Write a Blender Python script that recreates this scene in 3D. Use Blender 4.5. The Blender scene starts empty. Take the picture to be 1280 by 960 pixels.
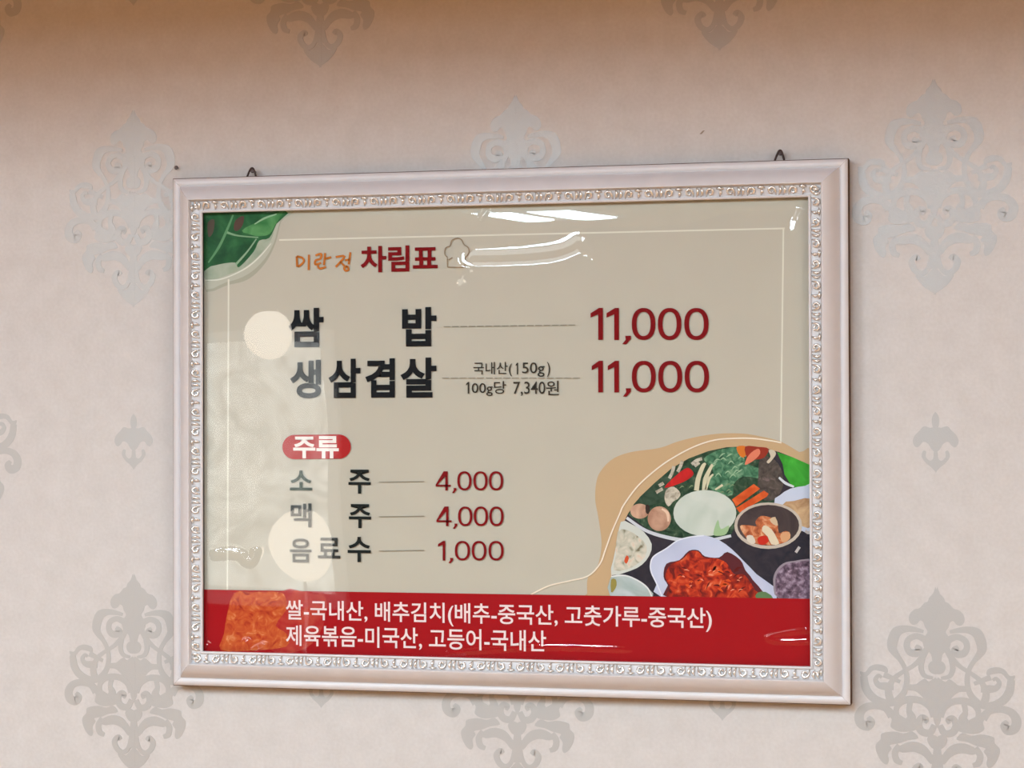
import bpy, bmesh, math, random
import numpy as np
from mathutils import Vector

# ------------------------------------------------------------------ camera, world, light, exposure
scene = bpy.context.scene
COL = scene.collection
CAM = np.array([0.591688, -2.463074, 0.02586])
YAW, PITCH, ROLL, FPX = 0.231117, 0.012512, -0.002873, 2600.0
_f = np.array([-math.sin(YAW) * math.cos(PITCH), math.cos(YAW) * math.cos(PITCH), math.sin(PITCH)])
_r0 = np.array([math.cos(YAW), math.sin(YAW), 0.0])
_u0 = np.cross(_r0, _f)
CR = math.cos(ROLL) * _r0 + math.sin(ROLL) * _u0
CU = -math.sin(ROLL) * _r0 + math.cos(ROLL) * _u0
CF = _f
cam_data = bpy.data.cameras.new('camera')
cam = bpy.data.objects.new('camera', cam_data)
COL.objects.link(cam)
cam_data.sensor_width = 36.0
cam_data.lens = 36.0 * FPX / 1280.0
cam_data.clip_start = 0.05
from mathutils import Matrix
cam.matrix_world = Matrix(((CR[0], CU[0], -CF[0], CAM[0]), (CR[1], CU[1], -CF[1], CAM[1]),
                           (CR[2], CU[2], -CF[2], CAM[2]), (0, 0, 0, 1)))
scene.camera = cam

world = bpy.data.worlds.new('world')
scene.world = world
world.use_nodes = True
world.node_tree.nodes['Background'].inputs[0].default_value = (1.0, 0.92, 0.82, 1)
world.node_tree.nodes['Background'].inputs[1].default_value = 0.3

LAMP_L = 62.0           # radiance of the ceiling tubes
GLOBE_L = 9.0           # radiance of the globe lamps
WINDOW_L = 4.2          # radiance of the frosted window
scene.view_settings.view_transform = 'Standard'
scene.view_settings.look = 'None'
scene.view_settings.gamma = 1.0
scene.view_settings.use_curve_mapping = False
scene.view_settings.exposure = 0.0
scene.cycles.use_denoising = True
scene.cycles.sample_clamp_indirect = 6.0

# ------------------------------------------------------------------ helpers
def lin(c):
    out = []
    for v in c:
        v = v / 255.0
        out.append(v / 12.92 if v <= 0.04045 else ((v + 0.055) / 1.055) ** 2.4)
    return tuple(out) + (1.0,)

def at(px, py, Y):
    d = CF + CR * (px - 640.0) / FPX + CU * (480.0 - py) / FPX
    return CAM + d * ((Y - CAM[1]) / d[1])

MATS = {}
def mat(name, rgb, rough=0.6, spec=0.3, metal=0.0, noise=0.0, nscale=60.0, bump=0.0, bscale=300.0, coat=0.0):
    if name in MATS:
        return MATS[name]
    m = bpy.data.materials.new(name)
    m.use_nodes = True
    nt = m.node_tree
    b = nt.nodes['Principled BSDF']
    b.inputs['Base Color'].default_value = lin(rgb)
    b.inputs['Roughness'].default_value = rough
    b.inputs['Specular IOR Level'].default_value = spec
    b.inputs['Metallic'].default_value = metal
    b.inputs['Coat Weight'].default_value = coat
    tc = nt.nodes.new('ShaderNodeTexCoord')
    if noise:
        n = nt.nodes.new('ShaderNodeTexNoise')
        n.inputs['Scale'].default_value = nscale
        n.inputs['Detail'].default_value = 5
        nt.links.new(tc.outputs['Object'], n.inputs['Vector'])
        r = nt.nodes.new('ShaderNodeValToRGB')
        c = lin(rgb)
        r.color_ramp.elements[0].position = 0.3
        r.color_ramp.elements[1].position = 0.7
        r.color_ramp.elements[0].color = tuple(min(1, v * (1 - noise)) for v in c[:3]) + (1,)
        r.color_ramp.elements[1].color = tuple(min(1, v * (1 + noise)) for v in c[:3]) + (1,)
        nt.links.new(n.outputs['Fac'], r.inputs['Fac'])
        nt.links.new(r.outputs['Color'], b.inputs['Base Color'])
    if bump:
        n2 = nt.nodes.new('ShaderNodeTexNoise')
        n2.inputs['Scale'].default_value = bscale
        n2.inputs['Detail'].default_value = 4
        nt.links.new(tc.outputs['Object'], n2.inputs['Vector'])
        bp = nt.nodes.new('ShaderNodeBump')
        bp.inputs['Strength'].default_value = bump
        bp.inputs['Distance'].default_value = 0.001
        nt.links.new(n2.outputs['Fac'], bp.inputs['Height'])
        nt.links.new(bp.outputs['Normal'], b.inputs['Normal'])
    MATS[name] = m
    return m

def mottled(name, stops, scale=120.0, rough=0.6, detail=4.0, distort=1.0, voronoi=False, stretch=(1, 1, 1)):
    """printed photograph texture: a noise driven through several printed colours"""
    if name in MATS:
        return MATS[name]
    m = bpy.data.materials.new(name)
    m.use_nodes = True
    nt = m.node_tree
    b = nt.nodes['Principled BSDF']
    b.inputs['Roughness'].default_value = rough
    b.inputs['Specular IOR Level'].default_value = 0.12
    tc = nt.nodes.new('ShaderNodeTexCoord')
    mp = nt.nodes.new('ShaderNodeMapping')
    mp.inputs['Scale'].default_value = stretch
    nt.links.new(tc.outputs['Object'], mp.inputs['Vector'])
    n = nt.nodes.new('ShaderNodeTexNoise')
    n.inputs['Scale'].default_value = scale
    n.inputs['Detail'].default_value = detail
    n.inputs['Distortion'].default_value = distort
    nt.links.new(mp.outputs['Vector'], n.inputs['Vector'])
    r = nt.nodes.new('ShaderNodeValToRGB')
    els = r.color_ramp.elements
    while len(els) < len(stops):
        els.new(0.5)
    for e, (p, c) in zip(els, stops):
        e.position = p
        e.color = lin(c)
    if voronoi:
        v = nt.nodes.new('ShaderNodeTexVoronoi')
        v.inputs['Scale'].default_value = scale * 0.9
        nt.links.new(mp.outputs['Vector'], v.inputs['Vector'])
        mx = nt.nodes.new('ShaderNodeMath')
        mx.operation = 'MULTIPLY_ADD'
        mx.inputs[1].default_value = 0.35
        nt.links.new(v.outputs['Distance'], mx.inputs[0])
        sb = nt.nodes.new('ShaderNodeMath')
        sb.operation = 'SUBTRACT'
        sb.inputs[1].default_value = 0.12
        nt.links.new(n.outputs['Fac'], sb.inputs[0])
        nt.links.new(sb.outputs[0], mx.inputs[2])
        nt.links.new(mx.outputs[0], r.inputs['Fac'])
    else:
        nt.links.new(n.outputs['Fac'], r.inputs['Fac'])
    nt.links.new(r.outputs['Color'], b.inputs['Base Color'])
    MATS[name] = m
    return m

def emit(name, rgb, strength, mottle=0.0, scale=6.0):
    if name in MATS:
        return MATS[name]
    m = bpy.data.materials.new(name)
    m.use_nodes = True
    nt = m.node_tree
    nt.nodes.remove(nt.nodes['Principled BSDF'])
    e = nt.nodes.new('ShaderNodeEmission')
    e.inputs['Color'].default_value = lin(rgb)
    e.inputs['Strength'].default_value = strength
    if mottle:
        tc = nt.nodes.new('ShaderNodeTexCoord')
        n = nt.nodes.new('ShaderNodeTexNoise')
        n.inputs['Scale'].default_value = scale
        n.inputs['Detail'].default_value = 6
        n.inputs['Distortion'].default_value = 1.5
        nt.links.new(tc.outputs['Object'], n.inputs['Vector'])
        r = nt.nodes.new('ShaderNodeMapRange')
        r.inputs['From Min'].default_value = 0.3
        r.inputs['From Max'].default_value = 0.7
        r.inputs['To Min'].default_value = strength * (1 - mottle)
        r.inputs['To Max'].default_value = strength * (1 + mottle)
        nt.links.new(n.outputs['Fac'], r.inputs['Value'])
        nt.links.new(r.outputs['Result'], e.inputs['Strength'])
    nt.links.new(e.outputs['Emission'], nt.nodes['Material Output'].inputs['Surface'])
    MATS[name] = m
    return m

def mesh(name, verts, faces, smooth=False):
    me = bpy.data.meshes.new(name)
    me.from_pydata([tuple(map(float, v)) for v in verts], [], faces)
    me.update()
    if smooth:
        me.polygons.foreach_set('use_smooth', [True] * len(me.polygons))
    return me

def link(name, me, m=None, parent=None):
    o = bpy.data.objects.new(name, me)
    COL.objects.link(o)
    if m is not None and len(me.materials) == 0:
        me.materials.append(m)
    if parent is not None:
        o.parent = parent
    return o

def tag(o, label=None, cat=None, group=None, kind=None):
    if label: o['label'] = label
    if cat: o['category'] = cat
    if group: o['group'] = group
    if kind: o['kind'] = kind
    return o

def empty(name, loc=(0, 0, 0)):
    o = bpy.data.objects.new(name, None)
    o.empty_display_size = 0.05
    COL.objects.link(o)
    o.location = loc
    return o

class MB:
    def __init__(self):
        self.v, self.f = [], []
    def add(self, v, f):
        n = len(self.v)
        self.v += list(v)
        self.f += [tuple(i + n for i in q) for q in f]
        return self
    def box(self, x0, x1, y0, y1, z0, z1):
        return self.add([(x0, y0, z0), (x1, y0, z0), (x1, y1, z0), (x0, y1, z0), (x0, y0, z1), (x1, y0, z1), (x1, y1, z1), (x0, y1, z1)],
                        [(0, 3, 2, 1), (4, 5, 6, 7), (0, 1, 5, 4), (1, 2, 6, 5), (2, 3, 7, 6), (3, 0, 4, 7)])
    def tube(self, pts, radii, sides=6, caps=True):
        pts = [np.array(p, float) for p in pts]
        n = len(pts)
        if not hasattr(radii, '__len__'):
            radii = [radii] * n
        V, F = [], []
        for i, p in enumerate(pts):
            t = pts[min(i + 1, n - 1)] - pts[max(i - 1, 0)]
            t /= np.linalg.norm(t) + 1e-12
            a = np.array([0, 1.0, 0]) if abs(t[1]) < 0.9 else np.array([1.0, 0, 0])
            b = np.cross(t, a); b /= np.linalg.norm(b)
            c = np.cross(b, t)
            for k in range(sides):
                w = 2 * math.pi * k / sides
                V.append(p + radii[i] * (math.cos(w) * b + math.sin(w) * c))
        for i in range(n - 1):
            for k in range(sides):
                k2 = (k + 1) % sides
                F.append((i * sides + k, i * sides + k2, (i + 1) * sides + k2, (i + 1) * sides + k))
        if caps:
            F.append(tuple(range(sides))[::-1])
            F.append(tuple((n - 1) * sides + k for k in range(sides)))
        return self.add(V, F)
    def lathe(self, prof, c=(0, 0, 0), sides=24):
        V, F = [], []
        for (r, z) in prof:
            for k in range(sides):
                w = 2 * math.pi * k / sides
                V.append((c[0] + r * math.cos(w), c[1] + r * math.sin(w), c[2] + z))
        for i in range(len(prof) - 1):
            for k in range(sides):
                k2 = (k + 1) % sides
                F.append((i * sides + k, i * sides + k2, (i + 1) * sides + k2, (i + 1) * sides + k))
        F.append(tuple(range(sides))[::-1])
        F.append(tuple((len(prof) - 1) * sides + k for k in range(sides)))
        return self.add(V, F)
    def build(self, name, m, parent=None, smooth=False):
        return link(name, mesh(name, self.v, self.f, smooth), m, parent)

def catmull(pts, n=6, closed=False):
    P = [np.array(p, float) for p in pts]
    if len(P) < 3:
        return P
    out = []
    N = len(P)
    for i in range(N if closed else N - 1):
        if closed:
            a, b, c, d = P[(i - 1) % N], P[i], P[(i + 1) % N], P[(i + 2) % N]
        else:
            a, b, c, d = P[max(i - 1, 0)], P[i], P[i + 1], P[min(i + 2, N - 1)]
        for k in range(n):
            t = k / n
            out.append(0.5 * ((2 * b) + (c - a) * t + (2 * a - 5 * b + 4 * c - d) * t * t + (3 * b - a - 3 * c + d) * t ** 3))
    if not closed:
        out.append(P[-1])
    return out

def ribbon2d(pts, widths):
    """2-D ribbon: returns verts, quads"""
    n = len(pts)
    if not hasattr(widths, '__len__'):
        widths = [widths] * n
    L, Rr = [], []
    for i in range(n):
        t = pts[min(i + 1, n - 1)] - pts[max(i - 1, 0)]
        t = t / (np.linalg.norm(t) + 1e-9)
        nn = np.array([-t[1], t[0]])
        L.append(pts[i] + nn * widths[i] / 2)
        Rr.append(pts[i] - nn * widths[i] / 2)
    return L, Rr

# ------------------------------------------------------------------ the room (wall with the board is y = 0)
X0, X1, YR, ZF, ZC = -3.6, 3.2, -5.2, -1.65, 1.0
def wallpaper_material():
    m = bpy.data.materials.new('wallpaper')
    m.use_nodes = True
    nt = m.node_tree
    b = nt.nodes['Principled BSDF']
    b.inputs['Roughness'].default_value = 0.62
    b.inputs['Specular IOR Level'].default_value = 0.25
    tc = nt.nodes.new('ShaderNodeTexCoord')
    n1 = nt.nodes.new('ShaderNodeTexNoise'); n1.inputs['Scale'].default_value = 240; n1.inputs['Detail'].default_value = 5
    n2 = nt.nodes.new('ShaderNodeTexNoise'); n2.inputs['Scale'].default_value = 35; n2.inputs['Detail'].default_value = 3
    for n in (n1, n2):
        nt.links.new(tc.outputs['Object'], n.inputs['Vector'])
    add = nt.nodes.new('ShaderNodeMath'); add.operation = 'ADD'
    nt.links.new(n1.outputs['Fac'], add.inputs[0]); nt.links.new(n2.outputs['Fac'], add.inputs[1])
    r = nt.nodes.new('ShaderNodeValToRGB')
    r.color_ramp.elements[0].position = 0.35; r.color_ramp.elements[0].color = lin((201, 194, 188))
    r.color_ramp.elements[1].position = 0.75; r.color_ramp.elements[1].color = lin((213, 207, 202))
    hv = nt.nodes.new('ShaderNodeMath'); hv.operation = 'MULTIPLY'; hv.inputs[1].default_value = 0.5
    nt.links.new(add.outputs[0], hv.inputs[0]); nt.links.new(hv.outputs[0], r.inputs['Fac'])
    nt.links.new(r.outputs['Color'], b.inputs['Base Color'])
    bp = nt.nodes.new('ShaderNodeBump'); bp.inputs['Strength'].default_value = 0.25; bp.inputs['Distance'].default_value = 0.0006
    nt.links.new(n1.outputs['Fac'], bp.inputs['Height']); nt.links.new(bp.outputs['Normal'], b.inputs['Normal'])
    return m
M_WALL = wallpaper_material()
M_CREAM = mat('cream_plaster', (208, 160, 100), 0.8, 0.2, noise=0.03, nscale=8)
M_REAR = mat('grey_brown_panel', (66, 56, 48), 0.6, 0.3, noise=0.08, nscale=6)
M_CEIL = mat('white_ceiling', (205, 184, 152), 0.9, 0.2, noise=0.02, nscale=20)
M_FLOOR = mat('wood_floor', (172, 120, 72), 0.45, 0.4, noise=0.2, nscale=9)
M_WOOD = mat('brown_wood', (196, 132, 70), 0.5, 0.3, noise=0.2, nscale=14)

wall = tag(MB().box(X0, X1, 0.0, 0.12, ZF, ZC).build('wall_front', M_WALL), 'pale damask wallpapered wall carrying the framed menu', kind='structure')
tag(MB().box(X0, X1, YR - 0.1, YR, ZF, ZC).build('wall_rear', M_REAR), kind='structure')
tag(MB().box(X0 - 0.1, X0, YR, 0.0, ZF, ZC).build('wall_left', M_CREAM), kind='structure')
tag(MB().box(X1, X1 + 0.1, YR, 0.0, ZF, ZC).build('wall_right', M_CREAM), kind='structure')
tag(MB().box(X0, X1, YR, 0.0, ZF - 0.1, ZF).build('floor', M_FLOOR), kind='structure')
tag(MB().box(X0, X1, YR, 0.0, ZC, ZC + 0.1).build('ceiling', M_CEIL), kind='structure')
SOF_Z, SOF_Y = 0.61, -0.95
tag(MB().box(X0, X1, SOF_Y, 0.0, SOF_Z, ZC).build('trim_1', M_WOOD), 'brown wooden soffit running along the ceiling above the menu', kind='structure')

# ------------------------------------------------------------------ ceiling tube lights, globes and window of the room
M_HOUS = mat('white_steel', (225, 225, 222), 0.4, 0.4)
M_TUBE = emit('tube_glow', (212, 237, 255), LAMP_L)
def tube_light(x, y0, y1, label):
    t = empty('ceiling_light', (x, (y0 + y1) / 2, ZC))
    h = (y1 - y0) / 2
    MB().box(-0.17, 0.17, -h - 0.03, h + 0.03, -0.025, 0.0).build('housing', M_HOUS, t)
    for s in (-1, 1):
        pr = [(-0.055, 0), (-0.055, -0.02), (-0.035, -0.036), (0.035, -0.036), (0.055, -0.02), (0.055, 0)]
        V = [(s * 0.088 + a, yy, -0.0255 + b) for yy in (-h, h) for (a, b) in pr]
        F = [(k, k + 1, 7 + k, 6 + k) for k in range(5)] + [(5, 4, 3, 2, 1, 0), (6, 7, 8, 9, 10, 11)]
        MB().add(V, F).build('diffuser', M_TUBE, t)
    for yy in (-h - 0.015, h + 0.015):
        MB().box(-0.16, 0.16, yy - 0.012, yy + 0.012, -0.045, -0.025).build('end_cap', M_HOUS, t)
    return tag(t, label, 'ceiling light', 'twin tube ceiling lights')
tube_light(0.12, -3.2, -2.0, 'twin tube ceiling light nearest the soffit straight in front of the menu')
tube_light(-1.26, -3.2, -2.0, 'twin tube ceiling light nearest the soffit on the left side of the room')
tube_light(2.3, -3.2, -2.0, 'twin tube ceiling light nearest the soffit on the right side of the room')
tube_light(-2.75, -4.9, -3.7, 'twin tube ceiling light at the rear left of the room')
tube_light(1.5, -4.9, -3.7, 'twin tube ceiling light at the rear right of the room')
tube_light(-0.70, -3.85, -3.1, 'twin tube ceiling light in mid room, mirrored at the top of the menu cover')

p = empty('added_light_panel', (-0.5, -2.15, ZC))  # unseen glowing panel, added only to give the cover its soft veil reflection
MB().box(-0.39, 0.39, -0.76, 0.76, -0.02, 0.0).build('frame', M_HOUS, p)
MB().box(-0.35, 0.35, -0.72, 0.72, -0.026, -0.0202).build('diffuser', emit('added_panel_glow', (240, 246, 250), 4.0), p)
tag(p, 'dim frosted panel added to the ceiling for its soft reflection in the menu cover', 'ceiling light')

M_GLOBE = emit('globe_glow', (255, 246, 232), GLOBE_L)
M_DARKM = mat('dark_metal', (52, 46, 42), 0.4, 0.4, metal=0.6)
def globe_profile(r, n=14):
    return [(max(0.004, r * math.sin(math.pi * k / n)), -r * math.cos(math.pi * k / n)) for k in range(n + 1)]
g = empty('pendant_lamp', (-1.585, -3.6, 0.245))
MB().lathe(globe_profile(0.085)).build('globe', M_GLOBE, g, True)
MB().lathe([(0.03, 0.078), (0.03, 0.11), (0.01, 0.13)]).build('cap', M_DARKM, g, True)
MB().tube([(0, 0, 0.12), (0, 0, ZC - 0.245 - 0.02)], 0.004).build('cord', M_DARKM, g)
MB().lathe([(0.05, ZC - 0.245 - 0.025), (0.05, ZC - 0.245)]).build('ceiling_rose', M_DARKM, g)
tag(g, 'round white pendant globe hanging in front of the frosted window', 'lamp')
g = empty('floor_lamp', (-1.49, -3.6, ZF))
hz = -0.394 - ZF
MB().lathe([(0.14, 0.0), (0.14, 0.015), (0.02, 0.03)]).build('base', M_DARKM, g, True)
MB().tube([(0, 0, 0.02), (0, 0, hz - 0.09)], 0.006, 10).build('pole', M_HOUS, g, True)
MB().lathe(globe_profile(0.10), (0, 0, hz)).build('globe', M_GLOBE, g, True)
tag(g, 'floor lamp with a round white globe on a dark pole', 'lamp')

wx0, wx1, wz0, wz1 = -2.80, -1.91, -0.66, 0.265
w = empty('window_1', ((wx0 + wx1) / 2, YR, wz0))
tag(w, 'frosted daylight window with white frame in the rear wall', kind='structure')
hw = (wx1 - wx0) / 2; hh = wz1 - wz0
MB().box(-hw, hw, 0.012, 0.018, 0, hh).build('pane', emit('frosted_daylight', (246, 250, 246), WINDOW_L, 0.6, 7.0), w)
for (a, b, c, d) in ((-hw - 0.05, hw + 0.05, -0.05, 0), (-hw - 0.05, hw + 0.05, hh, hh + 0.05), (-hw - 0.05, -hw, 0, hh), (hw, hw + 0.05, 0, hh)):
    MB().box(a, b, 0.0, 0.04, c, d).build('frame_rail', M_HOUS, w)

# ------------------------------------------------------------------ damask motifs printed and embossed on the wallpaper
M_INK = mat('pearl_ink', (187, 183, 178), 0.5, 0.4, metal=0.30, bump=0.15, bscale=500)
MU = 0.247 / 1086.0      # motif drawing unit in metres (height), widths a little less wide
MUX = 0.178 / 790.0
EMB = 0.00035
def motif_mesh(name, polys, strokes, blobs=(), ux=MUX, uz=MU):
    V, F = [], []
    lift = [0.0]
    def prism(loop):
        n0 = len(V); n = len(loop)
        for (x, z) in loop: V.append((x, -EMB - lift[0], z))
        for (x, z) in loop: V.append((x, 0.0, z))
        area = sum(loop[i][0] * loop[(i + 1) % n][1] - loop[(i + 1) % n][0] * loop[i][1] for i in range(n))
        top = list(range(n0, n0 + n))
        F.append(tuple(top) if area > 0 else tuple(top[::-1]))
        for i in range(n):
            j = (i + 1) % n
            q = (n0 + i, n0 + n + i, n0 + n + j, n0 + j)
            F.append(q if area > 0 else q[::-1])
    def quadstrip(L, R):
        n = len(L)
        for i in range(n - 1):
            prism([tuple(L[i]), tuple(R[i]), tuple(R[i + 1]), tuple(L[i + 1])])
    for s in (1, -1):
        cv = lambda p: np.array([s * p[0] * ux, -p[1] * uz])
        for pl in polys:
            lift[0] += 5e-6
            prism([tuple(cv(p)) for p in catmull(pl, 3, True)])
        for pts, wd in strokes:
            lift[0] += 5e-6
            c = [cv(p) for p in catmull(pts, 5)]
            if hasattr(wd, '__len__'):
                ws = np.interp(np.linspace(0, 1, len(c)), np.linspace(0, 1, len(wd)), wd) * ux * 1.22
            else:
                ws = [wd * ux] * len(c)
            L, R = ribbon2d(c, list(ws))
            quadstrip(L, R)
        for (x, y, rx, ry) in blobs:
            prism([tuple(cv((x + rx * math.cos(a), y + ry * math.sin(a)))) for a in np.linspace(0, 2 * math.pi, 14, endpoint=False)])
    return mesh(name, V, F)

big_polys = [
    [(0, 0), (18, 22), (38, 44), (44, 62), (62, 70), (85, 96), (112, 104), (136, 128), (140, 160), (124, 182), (100, 178), (84, 160), (68, 168), (60, 192), (46, 216), (60, 240), (64, 262), (40, 250), (20, 262), (0, 250)],
    [(-6, 250), (40, 246), (70, 262), (62, 300), (30, 330), (20, 372), (-6, 372)],
    [(-6, 372), (26, 366), (44, 390), (36, 420), (12, 432), (-6, 424)],
    [(-6, 462), (40, 470), (62, 456), (92, 474), (108, 486), (150, 490), (152, 516), (112, 520), (76, 548), (44, 600), (24, 640), (14, 680), (-6, 690)],
    [(100, 700), (140, 672), (196, 640), (226, 622), (252, 640), (230, 668), (236, 706), (198, 728), (150, 728), (108, 718)],
    [(96, 760), (126, 726), (170, 738), (220, 730), (282, 742), (288, 772), (312, 800), (308, 840), (284, 884), (258, 900), (246, 880), (250, 846), (232, 818), (240, 800), (196, 790), (150, 772)],
    [(28, 838), (66, 794), (120, 778), (170, 790), (206, 818), (176, 836), (120, 830), (70, 850), (34, 890), (20, 870)],
    [(-6, 960), (24, 975), (50, 1000), (96, 992), (80, 1024), (50, 1056), (14, 1080), (0, 1090), (-6, 1086)],
    [(-6, 756), (30, 740), (52, 764), (30, 806), (-6, 812)],
    [(250, 430), (256, 400), (300, 388), (340, 400), (364, 430), (392, 428), (376, 462), (352, 450), (322, 420), (282, 424)],
]
big_strokes = [
    ([(66, 216), (112, 206), (160, 204), (202, 220), (222, 262), (226, 300), (214, 326), (186, 362), (164, 400), (152, 450), (160, 512), (190, 560), (230, 584), (280, 580), (330, 556), (362, 510), (372, 450)], [14, 22, 30, 44, 44, 40, 30, 20, 20, 22, 24, 30, 30, 30, 36, 36, 30]),
    ([(60, 256), (100, 240), (140, 256), (152, 290), (136, 322), (104, 326), (90, 306), (108, 290)], [30, 26, 26, 26, 30, 34, 30, 16]),
    ([(48, 300), (76, 350), (120, 392), (172, 424), (220, 462), (246, 520), (236, 574)], [26, 26, 18, 18, 22, 30, 34]),
    ([(186, 476), (240, 452), (270, 440)], [16, 22, 26]),
    ([(220, 500), (262, 500), (296, 494), (312, 468), (296, 446), (280, 456)], [30, 34, 26, 20, 16, 12]),
    ([(70, 352), (80, 400), (64, 440), (20, 452)], [20, 24, 20, 12]),
    ([(228, 650), (262, 612), (320, 600), (372, 616), (396, 654), (388, 694), (354, 706), (336, 682), (352, 660)], [40, 30, 30, 34, 40, 40, 40, 34, 16]),
    ([(18, 650), (36, 602), (80, 570), (130, 564), (180, 576), (206, 612), (204, 650)], [24, 26, 28, 30, 30, 24, 20]),
    ([(136, 580), (142, 620), (130, 660), (160, 700)], [24, 22, 40, 40]),
    ([(14, 690), (36, 730), (76, 726), (96, 690), (78, 654), (54, 662), (62, 682)], [24, 30, 32, 32, 26, 22, 14]),
    ([(190, 800), (214, 836), (206, 876), (178, 890)], [26, 28, 28, 18]),
    ([(14, 840), (18, 900), (34, 960), (66, 984), (100, 966), (116, 926), (94, 900), (78, 914)], [22, 18, 20, 24, 26, 28, 26, 18]),
    ([(0, 806), (8, 870), (6, 960)], [30, 26, 22]),
]
BIG = motif_mesh('damask_motif', big_polys, big_strokes)
small_polys = [
    [(-4, 0), (14, 14), (20, 40), (16, 70), (8, 84), (-4, 84)],
    [(-4, 84), (30, 78), (62, 70), (84, 92), (112, 120), (120, 152), (104, 178), (84, 170), (66, 150), (40, 160), (20, 190), (-4, 196)],
    [(-4, 190), (10, 200), (14, 236), (32, 246), (52, 226), (50, 200), (66, 196), (74, 226), (52, 258), (24, 280), (8, 296), (-4, 300)],
]
SMALL = motif_mesh('damask_sprig', small_polys, [], ux=0.052 / 240, uz=0.068 / 300)
px0, pz0, PX, PZ = 0.517, -0.1835, 0.4995, 0.5905
for i in range(-5, 3):
    for half in (0, 1):
        cx = px0 + (i + 0.5 * half) * PX
        for j in range(-2, 3):
            tz = pz0 + j * PZ + 0.5 * half * PZ
            if tz > SOF_Z + 0.2 or tz < -1.2: continue
            if tz < SOF_Z:
                o = link('damask_motif', BIG, M_INK, wall); o.location = (cx, 0, tz)
            else:
                o = link('damask_motif', BIG, M_INK, wall); o.location = (cx, 0, tz)
            o = link('damask_sprig', SMALL, M_INK, wall); o.location = (cx, 0, tz + 0.205)
# a small chip in the wallpaper above the frame
c = at(877.5, 165.5, 0)
MB().add([(c[0] - .003, -.0003, c[2] - .002), (c[0] - .0005, -.0006, c[2] - .0022), (c[0] + .0035, -.0003, c[2] + .0022), (c[0] + .001, -.0005, c[2] + .002)], [(0, 1, 2, 3)]).build('wall_chip', mat('chip_grey', (150, 135, 118), 0.8), wall)

# ------------------------------------------------------------------ the framed menu board
board = empty('menu_board', (0, 0, -0.3178))
tag(board, 'white ornate framed restaurant menu board with Korean prices hanging on the wall', 'menu board')
BOFF = Vector((0, 0, 0.3178))
def child(o):
    o.location = BOFF if o.parent is board else o.location
    return o

M_FRAME = mat('ivory_paint', (216, 211, 210), 0.38, 0.45, noise=0.03, nscale=40)
M_BEAD = mat('pearl_paint', (238, 233, 225), 0.27, 0.6, metal=0.7)
M_EDGE = mat('raw_brown_edge', (84, 58, 38), 0.7, 0.2, noise=0.35, nscale=70)
W, H = 0.42, 0.3178
PROF = [(.0009, .0217), (.0018, .0228), (.0038, .0240), (.0062, .0243), (.0084, .0238), (.0097, .0226), (.0102, .0220), (.0110, .0230),
        (.0140, .0295), (.0180, .0350), (.0225, .0392), (.0270, .0420), (.0288, .0431), (.0296, .0431), (.0302, .0420), (.0305, .0385),
        (.0314, .0362), (.0425, .0345), (.0430, .0372), (.0438, .0376), (.0448, .0374), (.0455, .0366), (.0456, .0340), (.0400, .0338)]
EDGE = [(.0009, .0217), (.0003, .0208), (0, .020), (0, .002), (.010, .002)]
def rail_mesh(name, length, prof):
    V, F = [], []
    g = 0.00012
    for s in (-1, 1):
        for (t, h) in prof:
            V.append((s * (length - t - g), -h, -t))
    n = len(prof)
    for k in range(n - 1):
        F.append((k, k + 1, n + k + 1, n + k))
    return mesh(name, V, F, False)
def smooth_by_angle(me, ang=0.6):
    me.polygons.foreach_set('use_smooth', [True] * len(me.polygons))
    bm = bmesh.new(); bm.from_mesh(me)
    for e in bm.edges:
        if len(e.link_faces) == 2 and e.calc_face_angle(0) > ang:
            e.smooth = False
    bm.normal_update(); bm.to_mesh(me); bm.free()

# carved pieces of the bead strip: (s along, t across) in mm
def carve(name, curves):
    mb = MB()
    for pts, rad in curves:
        mb.tube([(p[0] * .001, -(p[2] if len(p) > 2 else 1.0) * .001, -p[1] * .001) for p in pts], [r * .001 for r in rad], 6)
    me = mesh(name, mb.v, mb.f, True)
    me.materials.append(M_BEAD)
    return me
P_BARS = carve('carved_bars', [([(-3.6, 0.6, 1.2), (-1.8, 4.0, 2.6), (-2.6, 7.5, 2.4), (-4.2, 10.8, .6)], [1.0, 1.75, 1.6, .8]),
                               ([(1.4, 0.6, 1.2), (3.4, 4.0, 2.6), (2.6, 7.5, 2.4), (1.0, 10.8, .6)], [1.0, 1.75, 1.6, .8])])
P_SCROLL = carve('carved_scroll', [([(-4.6, 10.8, .6), (-4.2, 6.5, 1.8), (-2.4, 2.2, 2.6), (1.0, 1.2, 2.8), (3.8, 3.8, 2.6), (3.0, 7.6, 2.4), (-.2, 8.6, 2.0), (-1.2, 5.8, 1.6)], [.8, 1.3, 1.6, 1.7, 1.6, 1.5, 1.3, 1.0])])
P_LEAF = carve('carved_leaf', [([(-4.6, 1.8, 1.2), (-1, 1.0, 3.0), (3.8, 2.0, 1.4)], [.9, 1.9, .9]),
                               ([(0, 3.4, 2.2), (.6, 6.5, 2.8), (-.8, 10.8, 1.0)], [1.2, 2.0, .8])])
P_SCRM = carve('carved_scroll', [([(4.6, 10.8, .6), (4.2, 6.5, 1.8), (2.4, 2.2, 2.6), (-1.0, 1.2, 2.8), (-3.8, 3.8, 2.6), (-3.0, 7.6, 2.4), (.2, 8.6, 2.0), (1.2, 5.8, 1.6)], [.8, 1.3, 1.6, 1.7, 1.6, 1.5, 1.3, 1.0])])
PIECES = [(P_BARS, 'carved_bars'), (P_SCROLL, 'carved_scroll'), (P_LEAF, 'carved_leaf'), (P_SCRM, 'carved_scroll')]

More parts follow.
